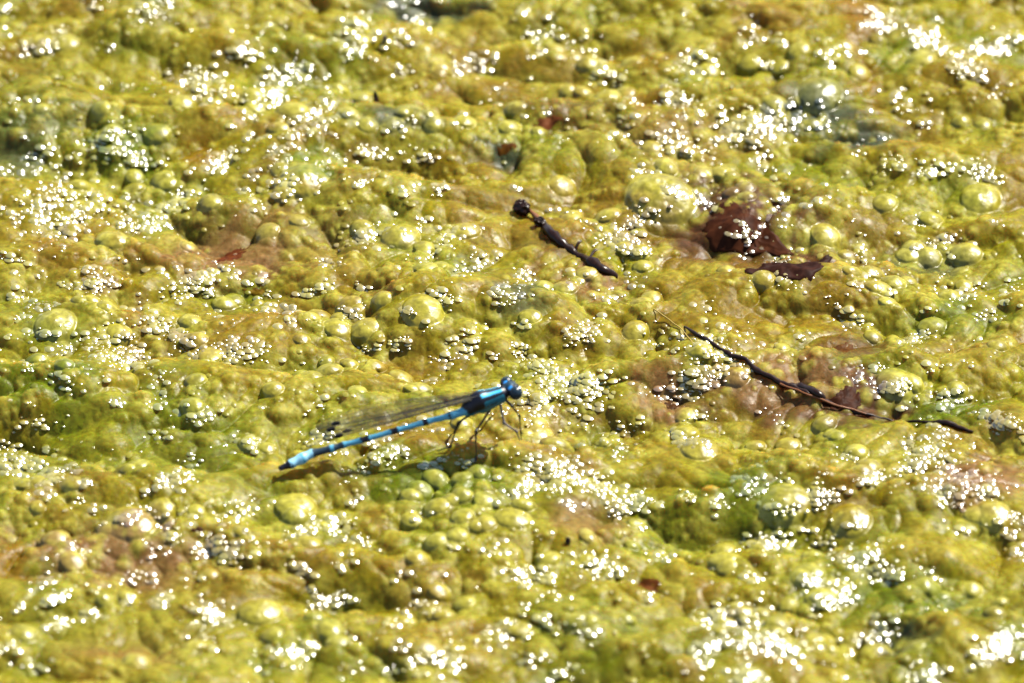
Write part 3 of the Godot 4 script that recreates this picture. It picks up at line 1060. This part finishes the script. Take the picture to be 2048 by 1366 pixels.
func scrap(outline: Array, home: Vector3, thick: float, curl: float, lift: float, number: int) -> ArrayMesh:   # a rotting leaf, outline in photo points
	var n := noise(0.5, 3, number)
	var c := Vector2.ZERO
	var rim := []
	for o in outline:
		var p := on_mat(o[0], o[1])
		rim.append(Vector2(p.x, p.z))
		c += Vector2(p.x, p.z) / outline.size()
	var count := 48
	var edge := []
	for i in count:
		var t := float(i) / count * rim.size()
		var j := int(t)
		var m := rim.size()
		var p: Vector2 = (rim[j % m] as Vector2).cubic_interpolate(rim[(j + 1) % m], rim[(j + m - 1) % m], rim[(j + 2) % m], t - j)
		edge.append(c + (p - c) * (1.0 + 0.14 * n.get_noise_2d(p.x * 3.0, p.y * 3.0)))
	var st := new_st()
	var rings := 8
	for face in [1.0, -1.0]:
		for k in rings + 1:
			var f := float(k) / rings
			for i in count:
				var p: Vector2 = c.lerp(edge[i], f)
				var y := height(p.x, p.y)
				y = lerpf(y, height(c.x, c.y), 0.1) + lift + curl * (f * f * (0.4 + n.get_noise_2d(p.x * 0.9, p.y * 0.9))) + 0.14 * n.get_noise_2d(p.x * 2.0, p.y * 2.0) - 0.2 * f * f
				st.add_vertex((Vector3(p.x, y + face * thick * 0.5 * sqrt(1.0 - 0.97 * f * f), p.y) - home) * MM)
	var half := (rings + 1) * count
	for k in rings:
		for i in count:
			var j := (i + 1) % count
			var q := [k * count + i, k * count + j, (k + 1) * count + i, (k + 1) * count + j]
			for e in [q[0], q[1], q[2], q[1], q[3], q[2]]: st.add_index(e)
			for e in [q[0], q[2], q[1], q[1], q[2], q[3]]: st.add_index(half + e)
	for i in count:
		var j := (i + 1) % count
		var a := rings * count + i
		var b := rings * count + j
		for e in [a, b, half + a, b, half + b, half + a]: st.add_index(e)
	st.generate_normals()
	return st.commit()

func leaf(called: String, label: String, outline: Array, color: Color, curl: float, lift: float, number: int, rough := 0.55) -> Node3D:
	var c := Vector2.ZERO
	for o in outline: c += Vector2(o[0], o[1]) / outline.size()
	var home := on_mat(c.x, c.y)
	var m := mat(Color(color.r * 0.24, color.g * 0.21, color.b * 0.14), rough, 0.1)
	m.albedo_texture = noise_tex(0.03, Color(0.45, 0.38, 0.34), Color(1, 1, 1), number + 500, 256)
	m.uv1_triplanar = true
	m.uv1_scale = Vector3.ONE * 90.0
	m.backlight_enabled = true
	m.backlight = Color(0.5, 0.5, 0.5)
	m.heightmap_enabled = false
	var o := put(called, scrap(outline, home, 0.22, curl * 0.3, lift * 0.4 - 0.05, number), m)
	o.position = home * MM
	tag(o, label, "leaf", "rotting leaf scraps in the weed")
	return o

func debris() -> void:
	var bark := mat(Color(0.013, 0.0042, 0.0013), 0.3, 0.22)
	bark.albedo_texture = noise_tex(0.04, Color(0.35, 0.3, 0.3), Color(1, 1, 1), 77, 256)
	bark.uv1_triplanar = true
	bark.uv1_scale = Vector3.ONE * 200.0
	var straw := mat(Color(0.06, 0.022, 0.007), 0.35, 0.25)
	# the twig with its knob
	var home := on_mat(1140, 490)
	var t := base("twig", home)
	tag(t, "wet dark brown twig with a black knob at its upper end", "twig")
	put("stem", stem_mesh([[1078, 446, 0.55, 0.36], [1100, 470, 0.4, 0.64], [1125, 490, 0.25, 0.6], [1150, 506, 0.1, 0.5], [1164, 516, 0.15, 0.56], [1180, 528, 0.35, 0.84], [1210, 545, 0.3, 0.64], [1240, 557, 0.0, 0.24]], 0.28, 61, home), bark, t)
	for k in [[1044, 424, 1.0, 0.55], [1080, 451, 0.74, 0.35]]:
		var sp := bubble_mesh(22, 14, -PI / 2, 300 + int(k[0]), 0.35)
		var o := put("knob", sp, bark, t)
		o.position = (on_mat(k[0], k[1], k[3]) - home) * MM
		o.scale = Vector3.ONE * k[2] * MM
	put("side_shoot", stem_mesh([[1150, 505, 0.3, 0.22], [1156, 490, 0.3, 0.15], [1168, 480, 0.4, 0.07]], 0.1, 62, home), bark, t)
	put("side_shoot", stem_mesh([[1178, 522, 0.4, 0.2], [1188, 508, 0.4, 0.15], [1196, 502, 0.4, 0.08]], 0.1, 63, home), bark, t)
	put("side_shoot", stem_mesh([[1044, 424, 0.9, 0.25], [1062, 432, 0.8, 0.3], [1078, 446, 0.55, 0.3]], 0.1, 64, home), straw, t)
	# the long stem, dipping under the weed between its bare stretches
	home = on_mat(1560, 760)
	var s := base("plant_stem", home)
	tag(s, "long thin brown stem half sunk in the weed on the right", "stem")
	put("stem", stem_mesh([[1368, 655, 0.05, 0.10], [1400, 675, 0.2, 0.22], [1440, 702, 0.2, 0.24], [1462, 714, 0.2, 0.40], [1490, 718, 0.1, 0.25], [1516, 745, 0.15, 0.36], [1560, 770, 0.35, 0.34], [1610, 790, 0.4, 0.26], [1660, 812, 0.35, 0.22], [1710, 828, 0.25, 0.2], [1760, 836, 0.0, 0.16], [1800, 838, -0.35, 0.15], [1848, 845, 0.1, 0.16], [1890, 850, 0.25, 0.36], [1930, 862, 0.2, 0.24], [1955, 868, 0.0, 0.1]], 0.25, 71, home, -0.03), bark, s)
	put("withered_sheath", stem_mesh([[1560, 774, 0.1, 0.2], [1600, 780, 0.3, 0.62], [1635, 792, 0.3, 0.55], [1655, 804, 0.2, 0.2]], 0.3, 72, home, -0.05), bark, s)
	put("rootlet", stem_mesh([[1560, 776, 0.5, 0.14], [1610, 797, 0.6, 0.15], [1660, 815, 0.55, 0.15], [1740, 834, 0.2, 0.1]], 0.15, 73, home, -0.1), straw, s)
	# fine straw between the two
	home = on_mat(1300, 610)
	var f := put("dry_fibre", stem_mesh([[1285, 596, 0.0, 0.05], [1296, 606, 0.2, 0.07], [1310, 620, 0.3, 0.07], [1360, 660, 0.25, 0.08], [1400, 700, 0.1, 0.06]], 0.2, 81, home), mat(Color(0.12, 0.085, 0.018), 0.5, 0.2))
	f.position = home * MM
	tag(f, "hair thin straw coloured fibre between the twig and the stem", "fibre")
	# leaves
	leaf("rotting_leaf", "large dark red brown rotting leaf with wet glints, upper right", [[1440, 400], [1490, 405], [1520, 440], [1560, 480], [1590, 510], [1530, 505], [1480, 500], [1430, 500], [1405, 465], [1420, 440]], Color(0.13, 0.045, 0.022), 0.6, 0.15, 91)
	leaf("rotting_leaf", "purplish brown leaf blade lying flat below the large rotting leaf", [[1520, 535], [1560, 530], [1600, 532], [1650, 515], [1662, 520], [1640, 545], [1590, 560], [1540, 555], [1490, 548]], Color(0.07, 0.026, 0.022), 0.35, 0.8, 92)
	leaf("triangular_leaf", "brown triangular leaf scrap standing on the long stem", [[1645, 805], [1665, 790], [1690, 770], [1712, 768], [1722, 790], [1718, 815], [1690, 818], [1665, 822]], Color(0.10, 0.035, 0.018), 0.5, 0.35, 93)
	leaf("leaf_scrap", "reddish leaf scrap with a pale edge near the top centre", [[1058, 245], [1090, 228], [1125, 222], [1150, 232], [1120, 250], [1085, 262], [1062, 262]], Color(0.26, 0.09, 0.035), 0.4, 0.2, 94)
	leaf("leaf_scrap", "orange brown leaf scrap in the grey hollow left of the reddish one", [[990, 292], [1015, 284], [1040, 288], [1030, 300], [1000, 306]], Color(0.28, 0.13, 0.015), 0.3, 0.15, 95)
	leaf("leaf_scrap", "narrow red leaf scrap with two glints at left of centre", [[405, 535], [425, 520], [455, 505], [500, 490], [505, 498], [480, 518], [445, 530]], Color(0.24, 0.07, 0.025), 0.4, 0.15, 96)
	leaf("leaf_scrap", "curled yellow scrap of weed at left of centre", [[488, 575], [510, 570], [540, 578], [538, 592], [510, 592], [490, 586]], Color(0.36, 0.26, 0.015), 0.6, 0.2, 97)
	leaf("leaf_scrap", "orange brown leaf scrap at the bottom right of centre", [[1262, 1170], [1280, 1155], [1320, 1152], [1338, 1160], [1320, 1175], [1285, 1188], [1268, 1185]], Color(0.22, 0.08, 0.015), 0.4, 0.15, 98)
	leaf("leaf_scrap", "small dark brown leaf scrap in the brown patch, lower left", [[372, 1058], [395, 1050], [412, 1052], [405, 1066], [385, 1070]], Color(0.14, 0.06, 0.02), 0.3, 0.1, 99)
	leaf("leaf_scrap", "brown leaf scrap wedged above the triangular leaf", [[1660, 690], [1690, 678], [1712, 690], [1700, 712], [1672, 706]], Color(0.24, 0.11, 0.02), 0.4, 0.1, 100)
	leaf("leaf_scrap", "dark brown leaf scrap left of the long stem's middle", [[1322, 800], [1345, 785], [1368, 792], [1360, 815], [1335, 822]], Color(0.13, 0.06, 0.015), 0.3, 0.1, 101)
	# specks
	for k in [[752, 206, 0.32, 1.0, "black speck standing upright among glints near the top"], [770, 83, 0.28, 0.55, "tiny black speck at the very top, left of centre"], [1136, 1086, 0.32, 0.5, "tiny dark speck below the damselfly"], [722, 190, 0.2, 0.4, "tiny brown speck left of the upright one near the top"], [838, 540, 0.16, 0.3, "faint brown speck on the smooth weed above the damselfly"]]:
		var o := put("dark_speck", bubble_mesh(12, 8, -PI / 2, 700 + int(k[0]), 0.5), bark)
		o.position = on_mat(k[0], k[1], k[3] * 0.5) * MM
		o.scale = Vector3(k[2], k[3], k[2]) * MM
		o.rotation = Vector3(0.3, rng.randf() * 3.0, -0.25)
		tag(o, k[4], "speck", "specks of dirt")
